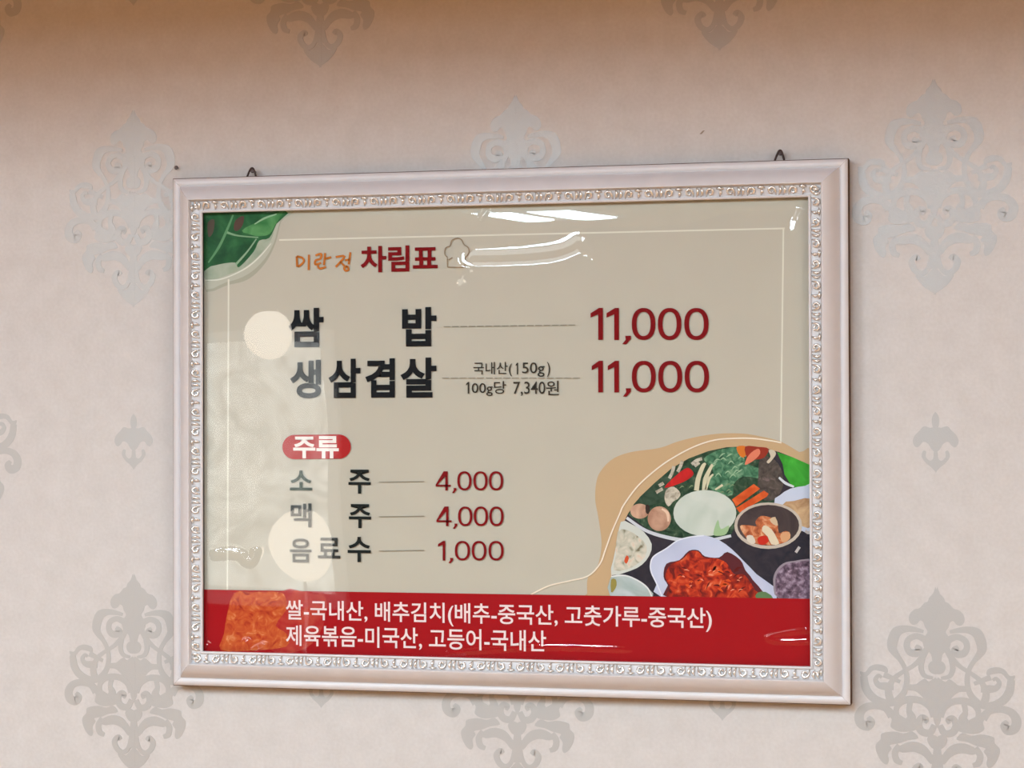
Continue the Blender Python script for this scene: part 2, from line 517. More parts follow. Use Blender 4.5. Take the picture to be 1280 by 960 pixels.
for (nm, rot, length, off) in (('frame_rail', 0.0, W, (0, H)), ('frame_rail', math.pi / 2, H, (W, 0)), ('frame_rail', math.pi, W, (0, -H)), ('frame_rail', -math.pi / 2, H, (-W, 0))):
    me = rail_mesh(nm, length, PROF)
    smooth_by_angle(me)
    r = link(nm, me, M_FRAME, board)
    r.location = (off[0], 0, off[1] + H)
    r.rotation_euler = (0, rot, 0)     # about the wall normal
    e = link('raw_edge', rail_mesh('raw_edge', length, EDGE), M_EDGE, r)
    usable = 2 * (length - 0.033)
    n = int(round(usable / 0.0121))
    for k in range(n):
        s = -usable / 2 + (k + 0.5) * usable / n
        me2, nm2 = PIECES[k % 4]
        p = link(nm2, me2, None, r)
        p.location = (s, -0.0366, -0.0311)
        p.rotation_euler = (math.atan2(.0026, .0109) * 1.0, 0, 0)

M_BACK = mat('gap_shade_backing', (40, 32, 30), 0.8, 0.2)  # near-black colour puts the shade of the rebate gap into the board
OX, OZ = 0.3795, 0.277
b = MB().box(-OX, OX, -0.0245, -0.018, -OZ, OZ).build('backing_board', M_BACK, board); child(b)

# ---- the printed sheet: flat print on one plane
YP = -0.0262
M_PAPER = mat('sage_print', (192, 186, 168), 0.5, 0.3, noise=0.015, nscale=25)
sheet_x0 = at(255.3, 500, YP)[0]
sheet = MB().box(sheet_x0, 0.379, YP, -0.0246, -0.2765, 0.2765).build('printed_sheet', M_PAPER, board); child(sheet)
LAYER = [0]
STEP = 0.00002
def pl(px, py, lay):
    q = at(px, py, YP)
    return (min(max(q[0], sheet_x0), 0.379), YP - lay * STEP, min(max(q[2], -0.2765), 0.2765))
def ink(name, rgb):
    return rgb if not isinstance(rgb, tuple) else mat('ink_%d_%d_%d' % rgb, rgb, 0.7, 0.1)
def shape(name, pts, colour, sm=0, lay=None):
    LAYER[0] += 1
    q = catmull(pts, sm, True) if sm else [np.array(p, float) for p in pts]
    v = [pl(p[0], p[1], LAYER[0]) for p in q]
    area = sum(v[i][0] * v[(i + 1) % len(v)][2] - v[(i + 1) % len(v)][0] * v[i][2] for i in range(len(v)))
    f = tuple(range(len(v)))
    return link(name, mesh(name, v, [f if area > 0 else f[::-1]]), ink(name, colour), sheet)
def strokes(name, lines, width, colour, sm=6):
    LAYER[0] += 1
    V, F = [], []
    for ln in lines:
        wd = width
        if isinstance(ln, tuple) and len(ln) == 2 and hasattr(ln[0][0], '__len__'):
            ln, wd = ln
        c = catmull(ln, sm) if sm and len(ln) > 2 else [np.array(p, float) for p in ln]
        ws = list(np.interp(np.linspace(0, 1, len(c)), np.linspace(0, 1, len(wd)), wd)) if hasattr(wd, '__len__') else wd
        L, R = ribbon2d(c, ws)
        n0 = len(V)
        for a, b in zip(L, R):
            V.append(pl(a[0], a[1], LAYER[0])); V.append(pl(b[0], b[1], LAYER[0]))
        for i in range(len(L) - 1):
            F.append((n0 + 2 * i, n0 + 2 * i + 2, n0 + 2 * i + 3, n0 + 2 * i + 1))
    return link(name, mesh(name, V, F), ink(name, colour), sheet)
def oval(name, cx, cy, rx, ry, colour, n=28):
    return shape(name, [(cx + rx * math.cos(a), cy + ry * math.sin(a)) for a in np.linspace(0, 2 * math.pi, n, endpoint=False)], colour)

_tc = {}
def glyphs(body, bold):
    k = (body, bold)
    if k not in _tc:
        c = bpy.data.curves.new('lettering', 'FONT')
        c.body = body; c.offset = bold; c.resolution_u = 4; c.fill_mode = 'FRONT'
        o = bpy.data.objects.new('lettering', c)
        COL.objects.link(o)
        bpy.context.view_layer.update()
        me = bpy.data.meshes.new_from_object(o.evaluated_get(bpy.context.evaluated_depsgraph_get()))
        V = np.array([v.co[:2] for v in me.vertices]); Fs = [tuple(p.vertices) for p in me.polygons]
        bpy.data.objects.remove(o); bpy.data.curves.remove(c); bpy.data.meshes.remove(me)
        mn, mx = V.min(0), V.max(0)
        _tc[k] = ((V - mn) / (mx - mn), Fs)
    return _tc[k]
def ring(outer, inner):
    n = len(outer)
    return list(outer) + list(inner), [(i, (i + 1) % n, n + (i + 1) % n, n + i) for i in range(n)]
def superell(cx, cy, rx, ry, n=30, e=2.3):
    out = []
    for a in np.linspace(0, 2 * math.pi, n, endpoint=False):
        c, s = math.cos(a), math.sin(a)
        out.append((cx + rx * math.copysign(abs(c) ** (2 / e), c), cy + ry * math.copysign(abs(s) ** (2 / e), s)))
    return out
def digit(ch, w):
    """unit box glyph (x right, y up); w = (vertical stroke, horizontal stroke) as a share of the box"""
    sx, sy = w
    if ch == '0':
        return ring(superell(.5, .5, .5, .5), superell(.5, .5, .5 - sx, .5 - sy))
    if ch == '1':
        return [(1 - sx, 0), (1, 0), (1, 1), (1 - sx * .8, 1), (0, .84), (0, .70), (1 - sx, .80)], [(0, 1, 2, 3, 6), (3, 4, 5, 6)]
    if ch == ',':
        return [(.35, 1), (1, 1), (1, .62), (.45, 0), (0, .05), (.40, .55)], [(0, 5, 2, 1), (5, 4, 3, 2)]
    if ch == '4':
        a, b = .80 - sx, .80
        return [(a, 0), (b, 0), (b, 1), (a, 1), (a, .86), (0, .30), (0, .20), (1, .20), (1, .20 + sy * .9), (sx * .8, .20 + sy * .9), (a - .10, 1), (a, .74)], \
               [(0, 1, 2, 3), (6, 7, 8, 9), (5, 6, 9), (3, 10, 5, 9), (3, 9, 11)]
def lettering(name, items, colour, bold=0.0):
    """items: (text, x0, y0, x1, y1) boxes in photograph pixels, one mesh on the sheet plane"""
    LAYER[0] += 1
    V, F = [], []
    for it in items:
        body, x0, y0, x1, y1 = it[:5]
        if body in '0123456789,' and len(body) == 1 and len(it) > 5:
            U, Fs = digit(body, it[5])
        else:
            U, Fs = glyphs(body, it[5] if len(it) > 5 else bold)
        xc, yc = (x0 + x1) / 2, (y0 + y1) / 2
        xa, xb = at(x0, yc, YP)[0], at(x1, yc, YP)[0]
        za, zb = at(xc, y1, YP)[2], at(xc, y0, YP)[2]
        n0 = len(V)
        V += [(xa + u[0] * (xb - xa), YP - LAYER[0] * STEP, za + u[1] * (zb - za)) for u in U]
        F += [tuple(i + n0 for i in f) for f in Fs]
    me = mesh(name, V, F)
    bm = bmesh.new(); bm.from_mesh(me)
    for f in bm.faces:
        f.normal_update()
        if f.normal.y > 0: f.normal_flip()
    bm.to_mesh(me); bm.free()
    return link(name, me, ink(name, colour), sheet)

# -- green leaves on a pale plate, top left
Q = lambda X, Y: (245 + X / 8.73, 255 + Y / 8.73)
shape('plate_shadow', [Q(*p) for p in [(60, 60), (1020, 60), (930, 190), (870, 420), (760, 640), (580, 815), (360, 880), (60, 905)]], (172, 171, 152), 4)
shape('plate_rim', [Q(*p) for p in [(60, 60), (1010, 60), (920, 180), (850, 420), (740, 610), (560, 770), (340, 850), (60, 880)]], (188, 190, 172), 4)
shape('plate_well', [Q(*p) for p in [(60, 60), (990, 60), (880, 220), (815, 400), (690, 560), (550, 680), (380, 760), (60, 800)]], mottled('plate_print', [(0.3, (150, 165, 140)), (0.7, (182, 190, 170))], 40), 4)
M_LEAF = mottled('leaf_print', [(0.25, (26, 66, 40)), (0.5, (40, 96, 55)), (0.75, (62, 124, 74))], 38, distort=0.6)
shape('leaf', [Q(*p) for p in [(60, 60), (960, 60), (880, 215), (800, 370), (690, 400), (630, 520), (470, 690), (430, 640), (300, 650), (160, 680), (60, 690)]], M_LEAF, 3)
shape('leaf_edge', [Q(*p) for p in [(500, 290), (680, 190), (800, 130), (950, 85), (870, 220), (800, 330), (690, 350), (620, 340)]], mottled('leaf_print_light', [(0.3, (52, 118, 62)), (0.7, (98, 160, 98))], 50), 3)
shape('leaf_mark', [Q(*p) for p in [(430, 180), (520, 130), (510, 230), (460, 290), (415, 280)]], (92, 70, 62), 3)
shape('leaf_mark', [Q(*p) for p in [(130, 200), (200, 170), (190, 300), (150, 360), (130, 330)]], (88, 78, 66), 3)
strokes('leaf_vein', [[Q(405, 120), Q(340, 280), Q(250, 470), Q(135, 640)]], [2.0, 3.0, 3.2, 1.8], (98, 150, 104))
strokes('leaf_vein', [[Q(340, 310), Q(430, 340), Q(540, 355), Q(680, 365)]], [3, 2.2, 1.6, 1.5], (130, 168, 130))
strokes('leaf_vein', [[Q(660, 380), Q(560, 520), Q(435, 660)]], [1.5, 2.0, 3.0], (140, 172, 138))
strokes('leaf_vein', [[Q(640, 220), Q(750, 155), Q(880, 110)]], [1.2, 2.6, 1.5], (150, 190, 150))
strokes('rim_highlight', [[Q(100, 832), Q(250, 825), Q(400, 775), Q(560, 690), Q(700, 570), Q(820, 430)]], [1.0, 1.8, 1.4, 1.8, 1.6, 1], (222, 224, 210))

# -- thin white border of the sheet
strokes('border_line', [[(349, 300), (981, 285.5)], [(979.3, 285.5), (976, 553)], [(285.8, 349), (284.3, 738)]], 2.0, (226, 224, 208), 0)

# -- food picture, bottom right
Z = lambda X, Y: (730 + X / 4.267, 530 + Y / 4.267)
ZP = lambda pts: [Z(*p) for p in pts]
shape('tan_blob', [(734, 760), (734, 742), (735, 722), (747, 707), (752, 680), (748, 647), (744, 624), (746, 600), (753, 586), (767, 573), (789, 565), (824, 560), (847, 552), (871, 546), (899, 542), (929, 542), (953, 546), (976, 552), (999, 565), (1018, 576), (1018, 760)], (198, 168, 128), 4)
BND = [(764, 752), (764, 744), (765, 715), (769, 689), (776, 661), (785, 642), (800, 621), (819, 603), (840, 585), (861, 573), (885, 564), (908, 559), (932, 558), (955, 560), (974, 565), (992, 572), (1018, 584)]
shape('dark_tabletop', BND + [(1018, 760), (764, 760)], mottled('tabletop_print', [(0.3, (38, 36, 46)), (0.7, (58, 52, 58))], 60))
M_DGREEN = mottled('herb_print', [(0.28, (26, 42, 30)), (0.45, (40, 68, 46)), (0.62, (62, 84, 62)), (0.75, (98, 118, 92))], 150, distort=0.8)
shape('herb_bed', [(785, 643)] + BND[6:14] + ZP([(1040, 230), (1062, 310), (1010, 420), (830, 500), (785, 590), (650, 612), (560, 618), (450, 602), (330, 555)]), M_DGREEN)
shape('lettuce', ZP([(640, 185), (690, 150), (760, 130), (830, 128), (860, 200), (900, 225), (970, 250), (950, 290), (850, 280), (800, 320), (790, 380), (720, 370), (660, 330), (690, 260), (665, 220)]), mottled('lettuce_print', [(0.28, (34, 74, 52)), (0.5, (74, 124, 90)), (0.7, (120, 160, 124))], 150, distort=0.7, detail=6), 3)
rnd0 = random.Random(9)
strokes('lettuce_rib', [([Z(x, y), Z(x + 18, y - 14 + rnd0.uniform(-8, 8)), Z(x + 34, y - 10 + rnd0.uniform(-14, 14))], [.3, 2.0, .3]) for x, y in [(rnd0.uniform(670, 880), rnd0.uniform(165, 300)) for _ in range(16)]], 1.6, (150, 182, 146), 3)
strokes('herb_sprig', [([Z(x, y), Z(x + 14, y - 12), Z(x + 24, y - 8)], [.3, 1.8, .3]) for x, y in [(rnd0.uniform(430, 560), rnd0.uniform(330, 420)) for _ in range(5)] + [(rnd0.uniform(700, 800), rnd0.uniform(330, 400)) for _ in range(8)]], 1.4, (120, 142, 104), 3)
shape('dark_lettuce', ZP([(940, 180), (1000, 180), (1050, 235), (1062, 330), (1020, 400), (960, 405), (930, 345), (930, 280)]), mottled('dark_lettuce_print', [(0.3, (62, 54, 50)), (0.6, (92, 82, 74)), (0.75, (128, 108, 104))], 130), 3)
shape('perilla_leaf', ZP([(255, 450), (330, 360), (430, 285), (470, 280), (500, 300), (470, 350), (440, 410), (360, 430)]), mottled('perilla_print', [(0.3, (34, 58, 40)), (0.7, (70, 92, 72))], 70), 3)
M_PALE = mottled('radish_print', [(0.3, (150, 140, 120)), (0.6, (206, 198, 178))], 160)
strokes('radish_shred', [[Z(500, 255), Z(515, 225), Z(525, 195)], [Z(455, 290), Z(470, 260), Z(480, 225)], [Z(575, 215), Z(600, 195), Z(630, 185)], [Z(590, 225), Z(615, 205)], [Z(385, 365), Z(420, 345)], [Z(400, 330), Z(425, 315)]], 4.0, M_PALE)
strokes('white_radish', [([Z(600, 355), Z(610, 290), Z(635, 225), Z(650, 210)], [6, 6, 5, 2]), ([Z(640, 355), Z(650, 290), Z(685, 215)], [5, 6, 3]), ([Z(650, 350), Z(670, 290), Z(690, 268)], [3, 3, 2]), ([Z(700, 350), Z(740, 325)], [2, 3])], 5, (212, 206, 172))
shape('onion_slice', ZP([(440, 350), (480, 335), (515, 370), (500, 400), (480, 410), (450, 440), (430, 400)]), M_PALE, 3)
shape('red_pepper', ZP([(430, 340), (465, 298), (535, 240), (565, 238), (585, 268), (548, 300), (490, 325)]), mottled('pepper_print', [(0.3, (150, 30, 30)), (0.7, (205, 36, 34))], 60), 3)
shape('carrot_end', ZP([(815, 122), (860, 118), (870, 150), (850, 180), (825, 160)]), (214, 120, 44), 3)
shape('red_pepper_end', ZP([(860, 120), (930, 122), (985, 132), (960, 180), (900, 190), (870, 180)]), (150, 52, 36), 3)
shape('carrot_tip', ZP([(895, 150), (930, 132), (940, 158), (905, 195), (870, 215), (858, 215), (870, 180)]), (222, 128, 98), 3)
shape('garlic_clove', ZP([(985, 140), (1012, 140), (1024, 160), (1005, 190), (985, 210), (975, 200), (995, 175)]), (208, 196, 172), 3)
shape('carrot_stick', ZP([(790, 402), (905, 320), (940, 345), (812, 440)]), mottled('carrot_print', [(0.3, (196, 74, 26)), (0.7, (232, 110, 50))], 70))
shape('carrot_stick', ZP([(812, 448), (960, 355), (985, 372), (975, 388), (830, 472)]), mottled('carrot_print', [], 70))
strokes('plate_edge', [[Z(228, 500), Z(330, 568), Z(450, 606), Z(560, 622), Z(660, 622), Z(785, 596)]], [3.5, 4, 4.5, 4.5, 4, 3.5], (206, 210, 214))
for (cx, cy, rx, ry) in ((298, 465, 50, 40), (402, 505, 62, 66)):
    oval('mushroom', *Z(cx, cy), rx / 4.267, ry / 4.267, mottled('mushroom_print', [(0.3, (166, 122, 98)), (0.7, (212, 172, 144))], 45))
strokes('mushroom_shine', [[Z(415, 452), Z(445, 475), Z(450, 520)]], [2, 4, 2], (228, 198, 170))
shape('mushroom_gap', ZP([(330, 430), (352, 440), (345, 480), (330, 470)]), (58, 46, 40), 2)
oval('white_cabbage', *Z(645, 475), 168 / 4.267, 123 / 4.267, mottled('cabbage_print', [(0.3, (190, 200, 186)), (0.7, (208, 214, 202))], 30))
shape('cabbage_leaf', ZP([(690, 585), (715, 510), (730, 560), (775, 540), (760, 585), (720, 596)]), (160, 190, 142), 3)
shape('green_leaf', ZP([(1030, 150), (1120, 180), (1229, 228), (1229, 345), (1110, 335), (1070, 270), (1060, 215)]), mottled('bright_leaf_print', [(0.3, (38, 130, 28)), (0.7, (76, 182, 62))], 35))
strokes('bowl_edge', [[Z(1040, 285), Z(1075, 315), Z(1120, 335)]], [2.5, 3.5, 2.5], (214, 218, 220))
shape('pale_bowl', ZP([(1015, 425), (1045, 380), (1100, 345), (1180, 330), (1229, 330), (1229, 560), (1140, 560)]), (200, 208, 224), 2)
shape('bowl_food', ZP([(1060, 430), (1120, 410), (1229, 400), (1229, 540), (1150, 540)]), mottled('bean_print', [(0.3, (168, 130, 92)), (0.7, (212, 178, 136))], 80), 2)
oval('stew_bowl_rim', *Z(983, 542), 181 / 4.267, 124 / 4.267, (196, 184, 168))
oval('stew_bowl', *Z(983, 540), 165 / 4.267, 109 / 4.267, mottled('stew_bowl_print', [(0.3, (54, 44, 44)), (0.7, (84, 70, 68))], 30))
M_STEW = mottled('stew_print', [(0.3, (120, 56, 34)), (0.5, (196, 110, 66)), (0.7, (226, 178, 134))], 110)
shape('stew', ZP([(832, 545), (880, 540), (920, 545), (915, 520), (945, 490), (1000, 500), (1030, 520), (1040, 580), (1075, 570), (1100, 585), (1085, 625), (1010, 645), (930, 642), (870, 610)]), M_STEW, 3)
shape('tofu', ZP([(960, 540), (1000, 560), (1030, 610), (1040, 640), (1000, 642), (980, 600), (950, 570)]), (222, 208, 178), 2)
shape('tofu', ZP([(870, 595), (900, 595), (915, 630), (895, 640), (870, 620)]), (216, 208, 190), 2)
shape('pepper_piece', ZP([(930, 605), (970, 595), (985, 625), (955, 645), (930, 635)]), (196, 46, 30), 3)
shape('tofu', ZP([(1050, 585), (1095, 575), (1100, 610), (1070, 630), (1052, 620)]), (212, 160, 116), 2)
shape('tofu', ZP([(990, 510), (1020, 495), (1035, 540), (1010, 535)]), (208, 184, 150), 2)
strokes('metal_glint', [[Z(1130, 685), Z(1150, 655)], [Z(1180, 570), Z(1200, 580), Z(1215, 560)]], 3.5, (190, 184, 180))
shape('side_bowl', ZP([(197, 522), (250, 532), (320, 575), (362, 640), (350, 700), (310, 750), (250, 782), (146, 806), (158, 720), (172, 650)]), (206, 210, 200), 2)
shape('radish_cubes', ZP([(180, 575), (230, 565), (290, 600), (335, 650), (325, 710), (280, 750), (230, 775), (160, 780), (170, 700)]), mottled('cube_print', [(0.28, (120, 112, 88)), (0.42, (188, 186, 166)), (0.6, (216, 208, 190)), (0.75, (222, 182, 152))], 75, detail=2), 2)
shape('chilli_piece', ZP([(215, 730), (228, 700), (240, 715), (228, 745)]), (206, 84, 48), 2)
shape('lower_bowl', ZP([(145, 815), (220, 806), (290, 832), (340, 872), (366, 930), (145, 930)]), mottled('lower_bowl_print', [(0.3, (150, 168, 160)), (0.7, (196, 206, 204))], 25), 2)
strokes('bowl_edge', [[Z(146, 813), Z(220, 808), Z(290, 836), Z(340, 875), Z(364, 925)]], 1.8, (224, 226, 222))
shape('lower_bowl_food', ZP([(145, 830), (170, 828), (175, 860), (160, 890), (145, 895)]), (150, 138, 70), 2)
shape('square_plate', ZP([(355, 745), (372, 705), (440, 662), (500, 620), (570, 600), (640, 593), (720, 618), (790, 668), (850, 728), (920, 800), (1030, 930), (425, 930), (390, 850), (362, 795)]), mottled('square_plate_print', [(0.3, (184, 190, 212)), (0.7, (206, 212, 230))], 14), 2)
strokes('plate_edge', [[Z(420, 925), Z(388, 850), Z(360, 790), Z(356, 745), Z(374, 705), Z(440, 664), Z(500, 622), Z(570, 602), Z(640, 595)]], 1.6, (226, 230, 238))
M_MEAT = mottled('spicy_meat_print', [(0.30, (78, 24, 20)), (0.44, (140, 34, 22)), (0.55, (190, 54, 26)), (0.66, (212, 88, 46)), (0.78, (230, 150, 112))], 95, distort=0.9, detail=5)
shape('meat_shadow', ZP([(425, 815), (440, 745), (510, 725), (560, 676), (612, 674), (645, 705), (720, 712), (765, 682), (835, 725), (862, 780), (900, 830), (935, 930), (460, 930), (448, 860)]), (92, 40, 44), 3)
shape('spicy_meat', ZP([(440, 830), (436, 800), (462, 750), (525, 722), (565, 682), (610, 680), (640, 712), (700, 715), (760, 740), (800, 800), (850, 800), (885, 840), (912, 885), (925, 930), (475, 930), (460, 870)]), M_MEAT, 3)
rnd = random.Random(5)
def flecks(name, n, x0, x1, y0, y1, colour, wd, ln):
    out = []
    for k in range(n):
        x, y, a = rnd.uniform(x0, x1), rnd.uniform(y0, y1), rnd.uniform(-1.2, 0.6)
        l = rnd.uniform(.5, 1.0) * ln
        out.append(([Z(x - l * math.cos(a), y - l * math.sin(a)), Z(x, y - l * .25), Z(x + l * math.cos(a), y + l * math.sin(a))], [0.3, wd * rnd.uniform(.6, 1), 0.3]))
    strokes(name, out, wd, colour, 3)
flecks('meat_shade', 16, 490, 850, 770, 900, (96, 28, 24), 3.2, 26)
flecks('meat_shine', 13, 520, 840, 740, 890, (236, 150, 112), 1.8, 16)
flecks('meat_slice', 12, 500, 830, 740, 890, (216, 82, 34), 4.0, 24)
shape('green_onion', ZP([(925, 900), (970, 895), (1010, 930), (920, 930)]), (96, 128, 84), 2)
shape('purple_rice_bowl', ZP([(1010, 850), (1020, 790), (1060, 745), (1120, 730), (1229, 735), (1229, 930), (1040, 930)]), (150, 138, 146), 3)
shape('purple_rice', ZP([(1022, 850), (1032, 796), (1070, 752), (1125, 738), (1229, 742), (1229, 930), (1045, 930)]), mottled('rice_print', [(0.3, (66, 50, 62)), (0.5, (118, 96, 112)), (0.7, (176, 156, 172))], 190, distort=0.4), 3)
strokes('white_curve', [[(664, 743), (687, 732), (712, 726), (735, 720), (750, 705), (757, 687), (765, 665), (775, 642), (780, 631), (798, 607), (824, 584), (847, 569), (871, 557), (894, 550), (917, 548), (941, 548), (964, 551), (977, 553.5)]], 1.8, (240, 228, 206))

# -- red band with the origin statement
shape('red_band', [(240, 736.5), (1020, 748.5), (1020, 860), (240, 860)], (161, 16, 23))
B = lambda X, Y: (250 + X / 6.4, 730 + Y / 6.4)
shape('faded_food', [B(*p) for p in [(640, 66), (900, 80), (1010, 110), (990, 330), (840, 520), (560, 520)]], mottled('faded_food_print', [(0.35, (168, 30, 34)), (0.65, (184, 66, 50))], 45), 3)
shape('fried_food', [B(*p) for p in [(275, 72), (420, 64), (640, 64), (690, 120), (690, 210), (610, 330), (700, 400), (690, 500), (420, 530), (170, 528), (195, 400), (215, 270)]], mottled('fried_food_print', [(0.26, (150, 40, 24)), (0.42, (186, 70, 34)), (0.6, (200, 96, 44)), (0.78, (224, 150, 100))], 75, distort=1.5, detail=3), 3)

# -- lettering
strokes('brush_lettering', [[(371.3, 320.5), (371.9, 333.7)], [(371.5, 320.5), (378.4, 322.5), (380, 327.6), (372.8, 333.7)], [(386.6, 318.4), (386.2, 337.7)],
    [(394.7, 319.5), (401.8, 317.4), (400.8, 323.5), (395, 325.5), (394.7, 330.6), (401.8, 328.6)], [(406.9, 316.4), (405.3, 331.6)], [(406.9, 323.5), (414.4, 321.5)], [(397.7, 331.6), (399.8, 335.7), (408, 333.7)],
    [(420, 321.5), (431.2, 320.5), (420, 333.7)], [(426, 327.6), (431, 332.6)], [(431.5, 325.5), (437.3, 324.5)], [(438.4, 315.4), (436.3, 330.6)], [(434.5, 332.5), (430.6, 335), (432.5, 338.5), (436, 337), (434.5, 332.5)]], 2.6, (192, 112, 44), 4)
RED = (126, 10, 16)
lettering('title_lettering', [('차림표', 451, 307, 547.5, 340)], RED, 0.028)
strokes('chef_hat_icon', [[(560, 322), (556.5, 318), (557.5, 310), (563, 307.5), (565, 301), (571, 298), (577, 299.5), (580.5, 306), (585.5, 309.5), (586.5, 316), (582, 322)], [(559.5, 323), (559.8, 334)], [(581.5, 322), (581, 334)], [(566, 322), (561, 325)], [(559.8, 334), (581, 334.5)]], 1.3, (150, 132, 108), 4)
BLACK = (22, 25, 28)
lettering('dish_lettering', [('쌈', 361, 385, 405, 434), ('밥', 503, 384, 546, 433)], BLACK, 0.032)
lettering('dish_lettering', [('생', 363, 450, 402, 498), ('삼', 411, 448.5, 451, 497.5), ('겹', 457, 448, 494, 497), ('살', 501, 447, 546, 497)], BLACK, 0.032)
def price(y0, y1, cells, sw, colour=RED):
    it = []
    for (ch, a, b) in cells:
        if ch == ',':
            it.append((ch, a, y1 - (y1 - y0) * .13, b, y1 + (y1 - y0) * .14, (0, 0)))
        else:
            s = sw / (b - a)
            it.append((ch, a, y0, b, y1, (s * (1.0 if ch != '1' else 1.0), sw * .82 / (y1 - y0))))
    lettering('price_lettering', it, colour)
price(385, 425, [('1', 738.5, 754), ('1', 758.5, 774), (',', 778, 789), ('0', 790, 819.5), ('0', 822.5, 852), ('0', 855.5, 886)], 6.0)
price(451, 490.5, [('1', 740, 754), ('1', 760, 774), (',', 779, 789), ('0', 790, 820), ('0', 823, 853), ('0', 856, 886.5)], 6.0)
GREY = (62, 58, 50)
lettering('note_lettering', [('국내산(', 592, 452.5, 640.5, 470.5, 0.006), ('1', 645, 453.5, 648, 468, (.55, .1)), ('50g', 653, 453, 681, 471, 0.006), (')', 684, 452.5, 688, 471, 0.006)], GREY)
lettering('note_lettering', [('1', 583, 477.5, 587, 492, (.5, .1)), ('00g당', 590, 476.5, 633, 495, 0.006), ('7,340', 642, 477, 682, 495, 0.006), ('원', 683, 476, 699, 494, 0.006)], GREY)
strokes('leader_line', [[(555 + k * 10.4, 408.5 - k * .14), (563.5 + k * 10.4, 408.4 - k * .14)] for k in range(16)], 1.1, (140, 136, 120), 0)
strokes('leader_line', [[(553 + k * 10.9, 472.6), (562 + k * 10.9, 472.5)] for k in range(16)], 1.0, (148, 144, 128), 0)
pill = []
for k in range(25):
    a = math.pi / 2 + math.pi * k / 24
    pill.append((368.5 + 15 * math.cos(a), 558.8 + 15.2 * math.sin(a)))
for k in range(25):
    a = -math.pi / 2 + math.pi * k / 24
    pill.append((424 + 15 * math.cos(a), 558.2 + 15.2 * math.sin(a)))
shape('red_pill', pill, (176, 40, 40))
lettering('category_lettering', [('주류', 367, 545, 424, 573)], (240, 236, 228), 0.03)
DK = (28, 34, 32)
lettering('drink_lettering', [('소', 363, 588, 391, 613)], (40, 58, 40), 0.02)
lettering('drink_lettering', [('주', 436, 587, 464, 617)], DK, 0.02)
lettering('drink_lettering', [('맥', 364, 629, 390, 659)], DK, 0.02)
lettering('drink_lettering', [('주', 436.5, 630, 464.5, 660)], DK, 0.02)
lettering('drink_lettering', [('음', 363, 673, 390, 703), ('료', 398, 672, 426, 698), ('수', 435, 671, 464, 702.5)], DK, 0.02)
price(589, 613, [('4', 545, 564), (',', 565.5, 571), ('0', 572, 590), ('0', 592, 610), ('0', 611.5, 629.5)], 3.2)
price(633, 657.5, [('4', 546, 565), (',', 566.5, 572), ('0', 573, 591), ('0', 592.5, 610.5), ('0', 612, 630)], 3.2)
price(676, 700.5, [('1', 548, 557), (',', 561, 567), ('0', 569, 588), ('0', 590, 608.5), ('0', 611, 630)], 3.2)
for y in (602, 645.3, 688):
    strokes('leader_line', [[(474, y + .5), (531, y - .3)]], 1.0, (150, 146, 130), 0)
WHT = (240, 220, 216)
lettering('origin_lettering', [('쌀-국내산, 배추김치(배추-중국산, 고춧가루-중국산)', 358, 754.5, 890, 784)], WHT, 0.012)
lettering('origin_lettering', [('제육볶음-미국산, 고등어-국내산', 358, 784.5, 683, 812)], WHT, 0.012)

